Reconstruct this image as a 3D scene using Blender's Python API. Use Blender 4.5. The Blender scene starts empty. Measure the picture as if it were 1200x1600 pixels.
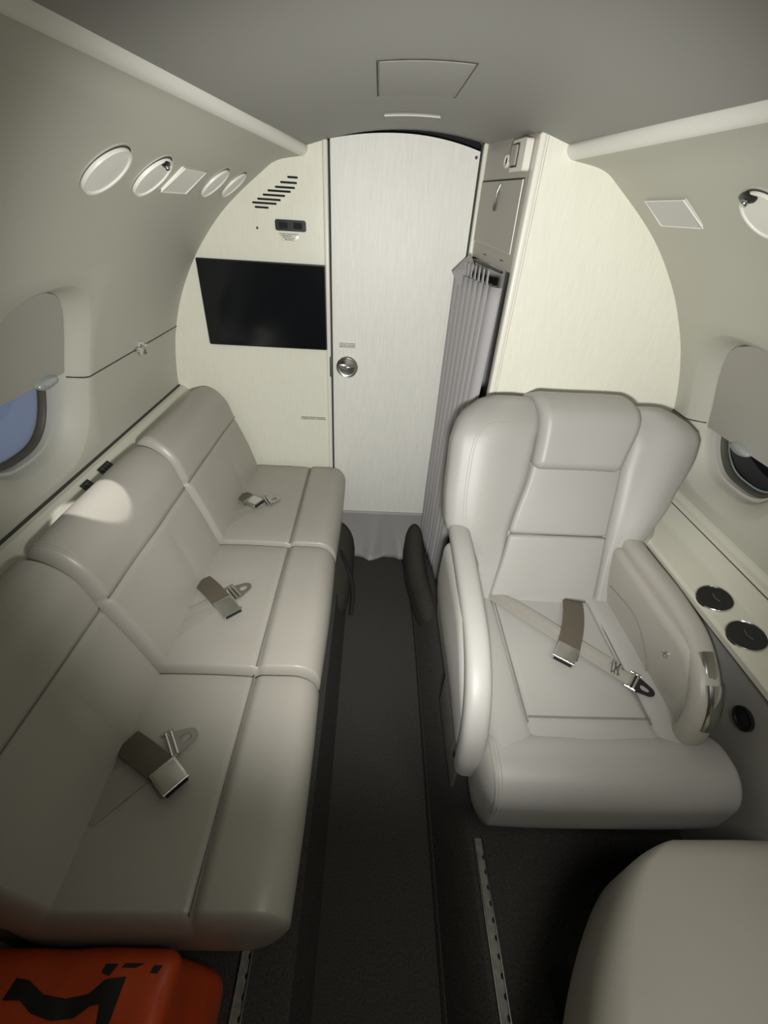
import bpy, bmesh, math, random
from mathutils import Vector, Matrix, noise
from mathutils.geometry import tessellate_polygon
random.seed(7)
C = bpy.context.scene.collection
S = bpy.context.scene
PI = math.pi

# ------------------------------------------------------------------ camera
cam = bpy.data.cameras.new('camera'); co = bpy.data.objects.new('camera', cam); C.objects.link(co); S.camera = co
F, PITCH, YAW, ROLL = 672.5, .6142, .0455, .0661
cp, sp, cy, sy = math.cos(PITCH), math.sin(PITCH), math.cos(YAW), math.sin(YAW)
fw = Vector((sy*cp, cy*cp, -sp)); r0 = Vector((cy, -sy, 0)); u0 = r0.cross(fw)
rr = r0*math.cos(ROLL) + u0*math.sin(ROLL); uu = -r0*math.sin(ROLL) + u0*math.cos(ROLL)
co.matrix_world = Matrix(((rr.x, uu.x, -fw.x, -.09), (rr.y, uu.y, -fw.y, 0), (rr.z, uu.z, -fw.z, 1.25), (0, 0, 0, 1)))
cam.sensor_fit = 'VERTICAL'; cam.sensor_height = 36; cam.lens = F/1600*36
cam.clip_start = .02; cam.clip_end = 50

# ------------------------------------------------------------------ light
W = bpy.data.worlds.new('world'); S.world = W; W.use_nodes = True
W.node_tree.nodes['Background'].inputs[0].default_value = (.26, .31, .41, 1)
W.node_tree.nodes['Background'].inputs[1].default_value = .22

def lamp(name, kind, loc, energy, target=None, col=(1, 1, 1), **k):
    l = bpy.data.lights.new(name, kind); o = bpy.data.objects.new(name, l); C.objects.link(o)
    o.location = loc; l.energy = energy; l.color = col
    for a, b in k.items(): setattr(l, a, b)
    if target: o.rotation_euler = (Vector(target)-Vector(loc)).to_track_quat('-Z', 'Y').to_euler()
    return o
# the hand torch / phone flash beside the camera, aimed along the cabin
lamp('flash_light', 'SPOT', (-.05, .02, 1.13), 19, (.03, 1.45, .66), (1, .985, .95), spot_size=math.radians(108), spot_blend=.72, shadow_soft_size=.03)
# added weak fill lamp brightening the foreground seat and the armchair bolster
lamp('seat_fill_light', 'AREA', (0.34, -.08, 1.30), .55, (0.40, .16, .3), (1, .97, .90), shape='RECTANGLE', size=.25, size_y=.3, spread=math.radians(110))
S.view_settings.view_transform = 'Standard'; S.view_settings.look = 'None'
S.view_settings.gamma = 1; S.view_settings.use_curve_mapping = False
S.view_settings.exposure = 1.33

# ------------------------------------------------------------------ materials
def mat(name, col, rough=.5, metal=0, bump=0, scale=200, stretch=None, spec=.5, var=0, coat=0, detail=3, vscale=None):
    m = bpy.data.materials.new(name); m.use_nodes = True
    nt = m.node_tree; b = nt.nodes['Principled BSDF']
    b.inputs['Base Color'].default_value = (*col, 1); b.inputs['Roughness'].default_value = rough
    b.inputs['Metallic'].default_value = metal; b.inputs['Specular IOR Level'].default_value = spec
    b.inputs['Coat Weight'].default_value = coat
    tc = nt.nodes.new('ShaderNodeTexCoord'); mp = nt.nodes.new('ShaderNodeMapping')
    nt.links.new(tc.outputs['Object'], mp.inputs[0])
    if stretch: mp.inputs['Scale'].default_value = stretch
    if bump or var:
        n = nt.nodes.new('ShaderNodeTexNoise'); n.inputs['Scale'].default_value = scale; n.inputs['Detail'].default_value = detail
        nt.links.new(mp.outputs[0], n.inputs['Vector'])
    if bump:
        bp = nt.nodes.new('ShaderNodeBump'); bp.inputs['Strength'].default_value = bump; bp.inputs['Distance'].default_value = .002
        nt.links.new(n.outputs['Fac'], bp.inputs['Height']); nt.links.new(bp.outputs[0], b.inputs['Normal'])
    if var:
        n2 = n
        if vscale:
            n2 = nt.nodes.new('ShaderNodeTexNoise'); n2.inputs['Scale'].default_value = vscale; n2.inputs['Detail'].default_value = 4
            nt.links.new(mp.outputs[0], n2.inputs['Vector'])
        r = nt.nodes.new('ShaderNodeMapRange'); r.inputs['From Min'].default_value = .3; r.inputs['From Max'].default_value = .7
        r.inputs['To Min'].default_value = 1-var; r.inputs['To Max'].default_value = 1+var
        mx = nt.nodes.new('ShaderNodeVectorMath'); mx.operation = 'SCALE'; mx.inputs[0].default_value = col
        nt.links.new(n2.outputs['Fac'], r.inputs['Value']); nt.links.new(r.outputs[0], mx.inputs['Scale'])
        nt.links.new(mx.outputs[0], b.inputs['Base Color'])
    return m
M = dict(
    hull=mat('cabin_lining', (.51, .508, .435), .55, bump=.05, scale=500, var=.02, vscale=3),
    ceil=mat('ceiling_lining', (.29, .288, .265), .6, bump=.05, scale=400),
    ledge=mat('valance_plastic', (.80, .80, .73), .4),
    sill=mat('sill_plastic', (.62, .61, .52), .38, bump=.03, scale=300),
    side=mat('side_leather', (.33, .325, .30), .5, bump=.12, scale=450),
    lam=mat('cream_laminate', (.82, .815, .70), .3, bump=.10, scale=60, stretch=(9, 9, .35), var=.045),
    door=mat('door_laminate', (.83, .83, .77), .45, bump=.14, scale=60, stretch=(9, 9, .35), var=.06),
    trim=mat('trim_cream', (.80, .79, .70), .3),
    cab=mat('cabinet_beige', (.40, .375, .33), .4, bump=.04, scale=300),
    seat=mat('seat_leather', (.39, .372, .328), .38, bump=.10, scale=330, var=.03, vscale=5),
    seat2=mat('seat_leather_light', (.385, .378, .355), .46, bump=.10, scale=330, var=.03, vscale=5),
    seam=mat('leather_seam', (.20, .19, .165), .6),
    stitch=mat('stitching', (.45, .43, .38), .6),
    dark=mat('dark_plastic', (.012, .012, .013), .35),
    screen=mat('screen_glass', (.006, .007, .009), .12),
    black=mat('black_void', (.006, .006, .006), .8),
    line=mat('shadow_gap', (.05, .048, .04), .8),
    carpet=mat('carpet', (.055, .054, .050), .95, bump=.6, scale=260, var=.25, spec=.1),
    carpet2=mat('carpet_riser', (.048, .047, .038), .9, bump=.5, scale=240, var=.2, spec=.15),
    curt=mat('curtain_cloth', (.43, .42, .43), .75, bump=.2, scale=900, spec=.2),
    apron=mat('apron_leather', (.34, .33, .32), .5, bump=.12, scale=300),
    chrome=mat('chrome', (.62, .62, .60), .18, 1),
    steel=mat('brushed_steel', (.50, .50, .48), .3, 1, bump=.2, scale=100),
    strap=mat('webbing_dark', (.105, .09, .065), .38, bump=.3, scale=300, stretch=(1, 1, 1)),
    web=mat('webbing_light', (.34, .325, .285), .6, bump=.3, scale=400),
    orange=mat('orange_nylon', (.62, .075, .015), .45, bump=.25, scale=50, var=.12, vscale=12),
    print=mat('black_print', (.012, .011, .010), .6),
    ink=mat('grey_ink', (.09, .085, .075), .7),
    shade=mat('window_shade', (.40, .39, .35), .5),
    rail=mat('seat_rail', (.22, .215, .19), .55, .3, bump=.4, scale=80, var=.2),
    tabs=mat('clear_pull', (.42, .46, .45), .15, .3),
    seal=mat('window_seal', (.085, .08, .06), .5),
    frame=mat('window_inner_frame', (.50, .49, .45), .45),
    hangar=mat('blackout_surface', (.004, .005, .006), .9),
    plate=mat('cover_plate', (.58, .58, .56), .45),
    lampface=mat('lamp_face', (.84, .84, .77), .4),
)
g = bpy.data.materials.new('window_glass'); g.use_nodes = True
nt = g.node_tree; nt.nodes.clear()
out = nt.nodes.new('ShaderNodeOutputMaterial'); mxs = nt.nodes.new('ShaderNodeMixShader'); tr = nt.nodes.new('ShaderNodeBsdfTransparent'); gl = nt.nodes.new('ShaderNodeBsdfGlossy')
tr.inputs[0].default_value = (.80, .86, .95, 1); gl.inputs['Roughness'].default_value = .03
mxs.inputs[0].default_value = .08
nt.links.new(tr.outputs[0], mxs.inputs[1]); nt.links.new(gl.outputs[0], mxs.inputs[2]); nt.links.new(mxs.outputs[0], out.inputs[0])
M['glass'] = g

# ------------------------------------------------------------------ helpers
def obj(name, vs, fs, m, parent=None, smooth=True, sharp=None):
    me = bpy.data.meshes.new(name); me.from_pydata([tuple(v) for v in vs], [], fs)
    bm = bmesh.new(); bm.from_mesh(me); bmesh.ops.recalc_face_normals(bm, faces=bm.faces); bm.to_mesh(me); bm.free()
    me.materials.append(M[m] if isinstance(m, str) else m)
    if smooth:
        me.polygons.foreach_set('use_smooth', [True]*len(me.polygons))
        if sharp is not None: me.set_sharp_from_angle(angle=math.radians(sharp))
    o = bpy.data.objects.new(name, me); C.objects.link(o)
    if parent: o.parent = parent; o.matrix_parent_inverse = parent.matrix_world.inverted() if parent.type == 'EMPTY' else Matrix()
    return o
def thing(name, label, cat, loc=(0, 0, 0), group=None):
    o = bpy.data.objects.new(name, None); C.objects.link(o); o.location = loc; o.empty_display_size = .05
    o['label'] = label; o['category'] = cat
    if group: o['group'] = group
    o.matrix_world = Matrix.Translation(loc)
    return o
def tag(o, label, cat, group=None):
    o['label'] = label; o['category'] = cat
    if group: o['group'] = group
    return o
def struct(o, label, cat='structure'):
    o['kind'] = 'structure'; o['label'] = label; o['category'] = cat
    return o

def rbox(lo, hi, r, mid=(4, 4, 4), cor=4, extra=((), (), ()), fn=None):
    """rounded box as (verts, faces); r = scalar or per-axis radii; fn bends every vertex"""
    if not isinstance(r, (tuple, list)): r = (r, r, r)
    c = [(lo[i]+hi[i])/2 for i in range(3)]; h = [(hi[i]-lo[i])/2 for i in range(3)]
    r = [min(r[i], h[i]*.999) for i in range(3)]
    ax = []
    for i in range(3):
        k = [math.tan(PI/4*j/cor) for j in range(1, cor+1)]
        a = [h[i]-r[i]+r[i]*t for t in k]
        m = [-(h[i]-r[i])+2*(h[i]-r[i])*j/mid[i] for j in range(mid[i]+1)]
        m += [e-c[i] for e in extra[i] if abs(e-c[i]) < h[i]-r[i]]
        L = sorted(set([round(x, 6) for x in m+a+[-x for x in a]]))
        ax.append(L)
    V = {}; vs = []; fs = []
    def vid(p):
        k = (round(p[0], 6), round(p[1], 6), round(p[2], 6))
        if k not in V:
            q = [max(-(h[i]-r[i]), min(h[i]-r[i], p[i])) for i in range(3)]
            v = Vector([(p[i]-q[i])/r[i] for i in range(3)])
            if v.length > 1e-9: v.normalize()
            w = [q[i]+v[i]*r[i]+c[i] for i in range(3)]
            V[k] = len(vs); vs.append(tuple(fn(*w)) if fn else tuple(w))
        return V[k]
    for i in range(3):
        j, k = (i+1) % 3, (i+2) % 3
        for s in (-1, 1):
            for a in range(len(ax[j])-1):
                for b in range(len(ax[k])-1):
                    q = []
                    for (u, w) in ((a, b), (a+1, b), (a+1, b+1), (a, b+1)):
                        p = [0, 0, 0]; p[i] = s*h[i]; p[j] = ax[j][u]; p[k] = ax[k][w]; q.append(vid(p))
                    if s < 0: q.reverse()
                    fs.append(q)
    return vs, fs
def box(name, lo, hi, m, parent=None, r=.002, fn=None, mid=(1, 1, 1), cor=2):
    return obj(name, *rbox(lo, hi, r, mid, cor, fn=fn), m, parent)
def tube(name, pts, r, m, parent=None, n=8, closed=False, flat=None, up=(0, 0, 1), taper=None):
    """sweep an ellipse (r, flat) along pts"""
    P_ = [Vector(p) for p in pts]; L = len(P_); vs = []; fs = []; b = flat if flat else r
    for i, p in enumerate(P_):
        t = (P_[(i+1) % L]-P_[i-1]) if (closed or 0 < i < L-1) else (P_[1]-P_[0] if i == 0 else P_[-1]-P_[-2])
        t.normalize(); s = t.cross(Vector(up))
        if s.length < 1e-4: s = t.cross(Vector((1, 0, 0)))
        s.normalize(); w = s.cross(t); k = taper[i] if taper else 1
        for j in range(n):
            a = 2*PI*j/n; vs.append(p+s*math.cos(a)*r*k+w*math.sin(a)*b*k)
    for i in range(L if closed else L-1):
        for j in range(n):
            fs.append([i*n+j, i*n+(j+1) % n, ((i+1) % L)*n+(j+1) % n, ((i+1) % L)*n+j])
    if not closed: fs.append(list(range(n))[::-1]); fs.append([(L-1)*n+j for j in range(n)])
    return obj(name, vs, fs, m, parent, sharp=60)
def spline(pts, k=6):
    """catmull-rom through pts"""
    P_ = [Vector(p) for p in pts]; o = []
    for i in range(len(P_)-1):
        a = P_[max(i-1, 0)]; b = P_[i]; c = P_[i+1]; d = P_[min(i+2, len(P_)-1)]
        for j in range(k):
            t = j/k
            o.append(.5*((2*b)+(c-a)*t+(2*a-5*b+4*c-d)*t*t+(3*b-a-3*c+d)*t**3))
    o.append(P_[-1]); return o
def prism(name, outline, axis_fn, d0, d1, m, parent=None, smooth=False, bev=0):
    """polygon outline [(u,v)] -> solid between depths d0,d1; axis_fn(u,v,d)->xyz"""
    n = len(outline); vs = [axis_fn(u, v, d0) for u, v in outline]+[axis_fn(u, v, d1) for u, v in outline]
    fs = [[i, (i+1) % n, n+(i+1) % n, n+i] for i in range(n)]
    tri = tessellate_polygon([[Vector((u, v, 0)) for u, v in outline]])
    fs += [list(t) for t in tri]+[[n+i for i in t][::-1] for t in tri]
    return obj(name, vs, fs, m, parent, smooth, 35 if smooth else None)
def rrect(x0, x1, y0, y1, r, k=4):
    o = []
    for cx, cy_, a0 in ((x1-r, y1-r, 0), (x0+r, y1-r, 90), (x0+r, y0+r, 180), (x1-r, y0+r, 270)):
        for j in range(k+1):
            a = math.radians(a0+90*j/k); o.append((cx+r*math.cos(a), cy_+r*math.sin(a)))
    return o
def rpoly(pts, rad, k=5):
    """round the corners of a polygon; rad scalar or list"""
    o = []; n = len(pts)
    for i in range(n):
        p = Vector(pts[i]).to_2d(); a = Vector(pts[i-1]).to_2d()-p; b = Vector(pts[(i+1) % n]).to_2d()-p
        r = rad[i] if isinstance(rad, (list, tuple)) else rad
        t = min(r, a.length*.48, b.length*.48); A = p+a.normalized()*t; B = p+b.normalized()*t
        for j in range(k+1):
            s = j/k; q = A*(1-s)**2+p*2*s*(1-s)+B*s*s; o.append((q.x, q.y))
    return o
def pad(name, outline, fn, base, thick, r, m, parent=None, puff=.0, seglen=.012, n2=4):
    """upholstered pad: outline in (u,v); fn(u,v,w)->xyz ; edge rolled with radius r; top slightly crowned"""
    P_ = [Vector(p) for p in outline]
    # resample evenly
    per = []; n = len(P_)
    for i in range(n):
        a, b = P_[i], P_[(i+1) % n]; k = max(1, int((b-a).length/seglen))
        for j in range(k): per.append(a.lerp(b, j/k))
    n = len(per); area = sum(per[i].x*per[(i+1) % n].y-per[(i+1) % n].x*per[i].y for i in range(n))
    if area < 0: per.reverse()
    nor = []
    for i in range(n):
        t = per[(i+1) % n]-per[i-1]; t.normalize(); nor.append(Vector((-t.y, t.x)))
    for _ in range(3): nor = [(nor[i-1]+nor[i]*2+nor[(i+1) % n]).normalized() for i in range(n)]
    rings = [(0, base), (0, base+thick-r)]
    for j in range(1, 6):
        a = PI/2*j/5; rings.append((r-r*math.cos(a), base+thick-r+r*math.sin(a)))
    rings += [(r+.010, base+thick+puff*.4), (r+.022, base+thick+puff*.75)]
    vs = []; fs = []
    for d, w in rings:
        for i in range(n):
            q = per[i]+nor[i]*d; vs.append(fn(q.x, q.y, w))
    for k in range(len(rings)-1):
        for i in range(n): fs.append([k*n+i, k*n+(i+1) % n, (k+1)*n+(i+1) % n, (k+1)*n+i])
    last = len(rings)-1; d = rings[-1][0]
    cap = [per[i]+nor[i]*d for i in range(n)]
    for t in tessellate_polygon([[Vector((q.x, q.y, 0)) for q in cap]]): fs.append([last*n+i for i in t])
    return obj(name, vs, fs, m, parent)
def lathe(name, prof, fn, m, parent=None, n=32, ell=1.0):
    """prof [(radius,height)] ; fn(u,v,h)->xyz"""
    vs = []; fs = []
    for r, h in prof:
        for j in range(n):
            a = 2*PI*j/n; vs.append(fn(r*math.cos(a)*ell, r*math.sin(a), h))
    for k in range(len(prof)-1):
        for j in range(n): fs.append([k*n+j, k*n+(j+1) % n, (k+1)*n+(j+1) % n, (k+1)*n+j])
    if prof[-1][0] > 1e-5: fs.append([(len(prof)-1)*n+j for j in range(n)])
    if prof[0][0] > 1e-5: fs.append([j for j in range(n)][::-1])
    return obj(name, vs, fs, m, parent, sharp=40)
def gauss(x, s): return math.exp(-(x/s)**2)
def sstep(a, b, x):
    t = max(0, min(1, (x-a)/(b-a))); return t*t*(3-2*t)

# ------------------------------------------------------------------ the cabin lining
PR = [(-.05, .758), (.5, .758), (.655, .7585), (.70, .758), (.76, .755), (.86, .738), (.93, .717), (1.0, .688), (1.06, .655), (1.125, .612), (1.20, .548), (1.255, .487), (1.33, .385)]
def prof(z):
    for i in range(len(PR)-1):
        if z <= PR[i+1][0] or i == len(PR)-2:
            break
    def m_(j):
        j0, j1 = max(j-1, 0), min(j+1, len(PR)-1)
        return (PR[j1][1]-PR[j0][1])/(PR[j1][0]-PR[j0][0])
    (z0, x0), (z1, x1) = PR[i], PR[i+1]; h = z1-z0; t = (z-z0)/h
    return ((2*t**3-3*t*t+1)*x0+(t**3-2*t*t+t)*h*m_(i)+(-2*t**3+3*t*t)*x1+(t**3-t*t)*h*m_(i+1))
def wall(side, y, z, d=0):
    """point on the lining; d = depth outwards (negative = into the cabin)"""
    e = .004; dx = (prof(z+e)-prof(z-e))/(2*e); n = Vector((1, -dx)).normalized()
    return (side*(prof(z)+d*n.x), y, z+d*n.y)
def zs(a, b, n): return [a+(b-a)*i/n for i in range(n+1)]
Y_BACK = -1.1
def wall_mesh(side, zsill, yend, win):
    yc, zc, hw, hh, fy, fz = win
    vs = []; fs = []
    y0, y1, za, zb = yc-hw-fy-.02, yc+hw+fy+.02, zc-hh-fz, zc+hh+fz+.02
    def grid(ya, yb, ny, zl):
        b = len(vs); ys = zs(ya, yb, ny)
        for y in ys:
            for z in zl: vs.append(wall(side, y, z))
        nz = len(zl)
        for i in range(ny):
            for j in range(nz-1): fs.append([b+i*nz+j, b+(i+1)*nz+j, b+(i+1)*nz+j+1, b+i*nz+j+1])
    ztop = 1.3255
    za = max(za, zsill+.004)
    win_rows = zs(za, zb, 20)
    full = sorted(set(zs(zsill, za, 2)+win_rows+zs(zb, ztop, 14)))
    # second window further aft, behind the camera: plain wall there
    grid(Y_BACK, y0, 8, full); grid(y1, yend, 6, full)
    grid(y0, y1, 20, zs(zsill, za, 2)); grid(y0, y1, 20, zs(zb, ztop, 14))
    # window surround: rings from the rectangle to the opening
    N = 80; b = len(vs); per = []
    # the rectangle perimeter, 20 per side, starting at the middle of the far side to line up with angles
    for k in range(N):
        s = (k/N*4+.5) % 4; q = int(s); f = s-q
        if q == 0: p = (y1, za+(zb-za)*f)
        elif q == 1: p = (y1+(y0-y1)*f, zb)
        elif q == 2: p = (y0, zb+(za-zb)*f)
        else: p = (y0+(y1-y0)*f, za)
        per.append(p)
    def sup(k, w, h):
        a = 2*PI*k/N; c, s = math.cos(a), math.sin(a); e = 2/2.7
        return (yc+w*abs(c)**e*(1 if c > 0 else -1), zc+h*abs(s)**e*(1 if s > 0 else -1))
    spec = [None, (hw+fy, hh+fz*.9, 0), (hw+fy*.93, hh+fz*.8, .0015), (hw+fy*.6, hh+fz*.5, .009), (hw+fy*.25, hh+fz*.22, .020), (hw+.003, hh+.002, .029), (hw, hh, .032), (hw-.002, hh-.002, .045), (hw-.006, hh-.006, .075), (hw-.0235, hh-.0235, .078)]
    for r_ in spec:
        for k in range(N):
            if r_ is None: vs.append(wall(side, *per[k]))
            else:
                y, z = sup(k, r_[0], r_[1])
                if z < zsill+.003: z = zsill+.003
                vs.append(wall(side, y, z, r_[2]))
    for j in range(len(spec)-1):
        for k in range(N): fs.append([b+j*N+k, b+j*N+(k+1) % N, b+(j+1)*N+(k+1) % N, b+(j+1)*N+k])
    return vs, fs, sup
WL = (.80, .921, .132, .163, .036, .032); WR = (.893, .882, .138, .160, .042, .036)
windows = []
for side, nm, zsill, yend, win, shz in ((-1, 'left', .718, 1.475, WL, .915), (1, 'right', .655, 1.60, WR, .829)):
    vs, fs, sup = wall_mesh(side, zsill, yend, win)
    wo = struct(obj('wall_'+nm, vs, fs, 'hull', sharp=50), 'curved grey cabin wall lining on the %s' % nm, 'wall')
    yc, zc, hw, hh, fy, fz = win
    # horizontal seam where the upper and lower lining panels meet
    zs_ = .906 if side < 0 else .838
    yb = yc+hw+fy
    tube('seam', [wall(side, yb+(yend-yb)*i/6, zs_, -.0002) for i in range(7)], .0016, 'line', wo, n=6)
    tube('seam', [wall(side, yb-fy*i/4, zs_, d-.0003) for i, d in enumerate((0, .003, .010, .020, .029))], .0016, 'line', wo, n=6)
    # window: frame, seal, pane, shade
    w = struct(thing('window_1' if side < 0 else 'window_2', '', 'window', wall(side, yc, zc)), 'oval cabin window with half drawn shade, %s' % ('blue light outside, left wall above the sofa' if side < 0 else 'black outside, right wall behind the armchair'), 'window')
    N = 64
    def ring(w_, h_, d):
        o = []
        for k in range(N):
            a = 2*PI*k/N; c, s = math.cos(a), math.sin(a); e = 2/2.7
            o.append(wall(side, yc+w_*abs(c)**e*(1 if c > 0 else -1), zc+h_*abs(s)**e*(1 if s > 0 else -1), d))
        return o
    def band(name, specs, m):
        v = []; f = []
        for sp_ in specs: v += ring(*sp_)
        for j in range(len(specs)-1):
            for k in range(N): f.append([j*N+k, j*N+(k+1) % N, (j+1)*N+(k+1) % N, (j+1)*N+k])
        return obj(name, v, f, m, w, sharp=40)
    band('window_frame', [(hw-.002, hh-.002, .054), (hw-.006, hh-.006, .051), (hw-.011, hh-.011, .053), (hw-.012, hh-.012, .068)], 'frame')
    band('seal', [(hw-.0115, hh-.0115, .066), (hw-.013, hh-.013, .063), (hw-.018, hh-.018, .063), (hw-.0202, hh-.0202, .067), (hw-.0202, hh-.0202, .078)], 'seal')
    v = ring(hw-.0200, hh-.0200, .073); obj('pane', v, [list(range(N))], 'glass', w)
    # shade: curved sheet filling the opening above shz, 3 mm thick
    outl = []
    v = []; f = []; rows = 18; nc = 14
    ztop_ = zc+hh-.001
    for dd in (.031, .035):
        for i in range(rows+1):
            z = shz+(ztop_-shz)*i/rows; q = min(1, abs((z-zc)/hh)); wd = (hw-.0015)*(1-q**2.7)**(1/2.7)
            for j in range(nc+1): v.append(wall(side, yc-wd+2*wd*j/nc, z, dd))
    st = (rows+1)*(nc+1)
    for b0 in (0, st):
        for i in range(rows):
            for j in range(nc): f.append([b0+i*(nc+1)+j, b0+i*(nc+1)+j+1, b0+(i+1)*(nc+1)+j+1, b0+(i+1)*(nc+1)+j])
    for j in range(nc): f.append([j, j+1, st+j+1, st+j])
    sh = obj('shade', v, f, 'shade', w, sharp=50)
    hy = yc+.066 if side < 0 else yc+.004
    def hf(u, v_, h): return wall(side, hy+u, shz+.001+v_, .031-h)
    hd = lathe('pull_tab', [(.031, .0), (.031, .006), (.027, .010), (.012, .0125), (.0001, .013)], lambda u, v_, h: hf(u, v_*.36, h), 'tabs', sh, n=28)
# coat hook on the left seam
ho = thing('coat_hook', 'small chrome coat hook on the left wall seam above the sofa', 'hook', wall(-1, 1.21, .906))
def hk(u, v, h): return wall(-1, 1.212+u, .907+v, -h)
prism('hook_plate', [(-.03, -.004), (-.012, -.006), (-.004, -.02), (.008, -.018), (.012, -.006), (.034, -.003), (.034, .003), (.014, .006), (.006, .016), (-.008, .018), (-.014, .006), (-.03, .003)], hk, .0005, .006, 'chrome', ho)
tube('hook_arm', [hk(0, .006, .006), hk(0, .002, .014), hk(0, -.006, .018), hk(0, -.012, .014)], .0035, 'steel', ho)

# ceiling
def ceil_z(x): return 1.418-.55*x*x
vs = []; fs = []; ny, nx = 10, 24
for i in range(ny+1):
    y = Y_BACK+(1.476-Y_BACK)*i/ny
    for j in range(nx+1):
        x = -.42+.84*j/nx; z = ceil_z(x) if abs(x) < .30 else ceil_z(.30)-.15*(abs(x)-.30)
        vs.append((x, y, z+.0))
for i in range(ny):
    for j in range(nx): fs.append([i*(nx+1)+j, i*(nx+1)+j+1, (i+1)*(nx+1)+j+1, (i+1)*(nx+1)+j])
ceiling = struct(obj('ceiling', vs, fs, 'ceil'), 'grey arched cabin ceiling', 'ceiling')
def cl(x, y, d): return (x, y, ceil_z(x)-d)
def groove_rect(x0, x1, y0, y1, th, par, m='line', sides='abcd', nm='panel_gap'):
    segs = dict(a=((x0, y0), (x1, y0)), b=((x1, y0), (x1, y1)), c=((x1, y1), (x0, y1)), d=((x0, y1), (x0, y0)))
    for s in sides:
        (a, b), (c, d) = segs[s]
        tube(nm, [cl(a+(c-a)*i/6, b+(d-b)*i/6, 0) for i in range(7)], th, m, par, n=6)
hp = thing('ceiling_hatch', 'large flush rectangular hatch in the grey ceiling', 'hatch', cl(-.03, .93, 0))
pv, pf = rbox((-.099, .832, -.004), (.032, 1.05, .0015), .001, (4, 2, 1), 2, fn=lambda x, y, z: cl(x, y, z)); obj('hatch_panel', pv, pf, 'ceil', hp)
groove_rect(-.102, .036, .829, 1.053, .0014, hp, sides='ad'); groove_rect(-.102, .036, .829, 1.053, .0008, hp, sides='bc')
hp = thing('ceiling_sign', 'narrow flush ceiling lens between the hatch and the door', 'panel', cl(-.03, 1.26, 0))
pv, pf = rbox((-.089, 1.235, -.006), (.031, 1.31, .004), .002, (4, 2, 1), 2, fn=lambda x, y, z: cl(x, y, z)); obj('lens_panel', pv, pf, 'ceil', hp)
tube('lens_lip', [cl(-.089+.12*i/6, 1.235, .0035) for i in range(7)], .0017, 'ledge', hp, n=6)

# valance ledges where ceiling and walls meet
def lx(side, y): y = max(y, .35); return (.288+.0665*(1.444-y)) if side < 0 else (.286+.069*(1.089-y))
for side, nm, ye in ((-1, 'left', 1.468), (1, 'right', 1.165)):
    vs = []; fs = []; ys = zs(Y_BACK, ye, 40)
    for i, y in enumerate(ys):
        x0 = lx(side, y); end = 0
        if side > 0 and y > 1.10: end = 0
        sec = [(x0+.10, 1.385), (x0+.02, 1.3775), (x0+.006, 1.3765), (x0, 1.373), (x0-.0015, 1.368), (x0, 1.361), (x0+.006, 1.354), (x0+.014, 1.3495), (x0+.020, 1.350), (x0+.10, 1.375)]
        vs += [(side*a, y, b) for a, b in sec]
    k = len(sec)
    for i in range(len(ys)-1):
        for j in range(k): fs.append([i*k+j, i*k+(j+1) % k, (i+1)*k+(j+1) % k, (i+1)*k+j])
    fs += [list(range(k)), [(len(ys)-1)*k+j for j in range(k)]]
    tro = struct(obj('trim_1' if side < 0 else 'trim_2', vs, fs, 'ledge', sharp=45), 'pale rounded valance ledge between ceiling and %s wall' % nm, 'trim')
    vs = []; fs = []; yend = 1.475 if side < 0 else 1.165
    ys = zs(Y_BACK, yend, 40)
    for y in ys:
        a = Vector((lx(side, min(y, ye))+.0135, 1.3505)); d = Vector((prof(1.325), 1.325)); tg = Vector((prof(1.315)-prof(1.325), -.010)).normalized()
        L_ = (d-a).length
        b = a+Vector((.9, -.18)).normalized()*L_*.35; c = d-tg*L_*.35
        for q in zs(0, 1, 8):
            p = a*(1-q)**3+b*3*q*(1-q)**2+c*3*q*q*(1-q)+d*q**3; vs.append((side*p.x, y, p.y))
    for i in range(40):
        for j in range(8): fs.append([i*9+j, i*9+j+1, (i+1)*9+j+1, (i+1)*9+j])
    obj('soffit', vs, fs, 'hull', tro)

# ------------------------------------------------------------------ sills along both walls
def loftprofile(name, sec, y0, y1, m, ny=8, parent=None):
    k = len(sec); vs = []; fs = []
    for y in zs(y0, y1, ny): vs += [(a, y, b) for a, b in sec]
    for i in range(ny):
        for j in range(k-1): fs.append([i*k+j, i*k+j+1, (i+1)*k+j+1, (i+1)*k+j])
    return obj(name, vs, fs, m, parent, sharp=25)
sl = struct(loftprofile('trim_3', [(-.785, .735), (-.764, .722), (-.757, .711), (-.7525, .711), (-.751, .7145), (-.741, .7135), (-.739, .711), (-.7365, .709), (-.7155, .691), (-.712, .690), (-.708, .683), (-.690, .672), (-.660, .662), (-.655, .64), (-.655, .35), (-.655, .12)], Y_BACK, 1.47, 'sill'), 'cream stepped ledge on the left wall behind the sofa', 'trim')
tube('seam', [(-.7555, Y_BACK, .7155), (-.7555, 1.468, .7155)], .0026, 'line', sl, n=6)
sr = struct(loftprofile('trim_4', [(.785, .675), (.764, .662), (.752, .657), (.747, .650), (.7455, .640), (.7425, .636), (.741, .630), (.727, .599), (.722, .594), (.714, .591), (.672, .578), (.657, .574), (.650, .568), (.649, .556)], Y_BACK, 1.13, 'sill'), 'cream sill ledge with cup holders on the right wall', 'trim')
tube('seam', [(.7415, Y_BACK, .6335), (.7415, 1.128, .6335)], .0012, 'line', sr, n=6)
tube('seam', [(.757, Y_BACK, .6575), (.757, 1.128, .6575)], .0012, 'line', sr, n=6)
sp_ = struct(loftprofile('wall_right_lower', [(.6495, .557), (.6515, .553), (.6515, .40), (.6515, .12)], Y_BACK, 1.13, 'side'), 'grey leather side panel below the right sill', 'wall')
sp_.name = 'wall_side'
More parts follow.
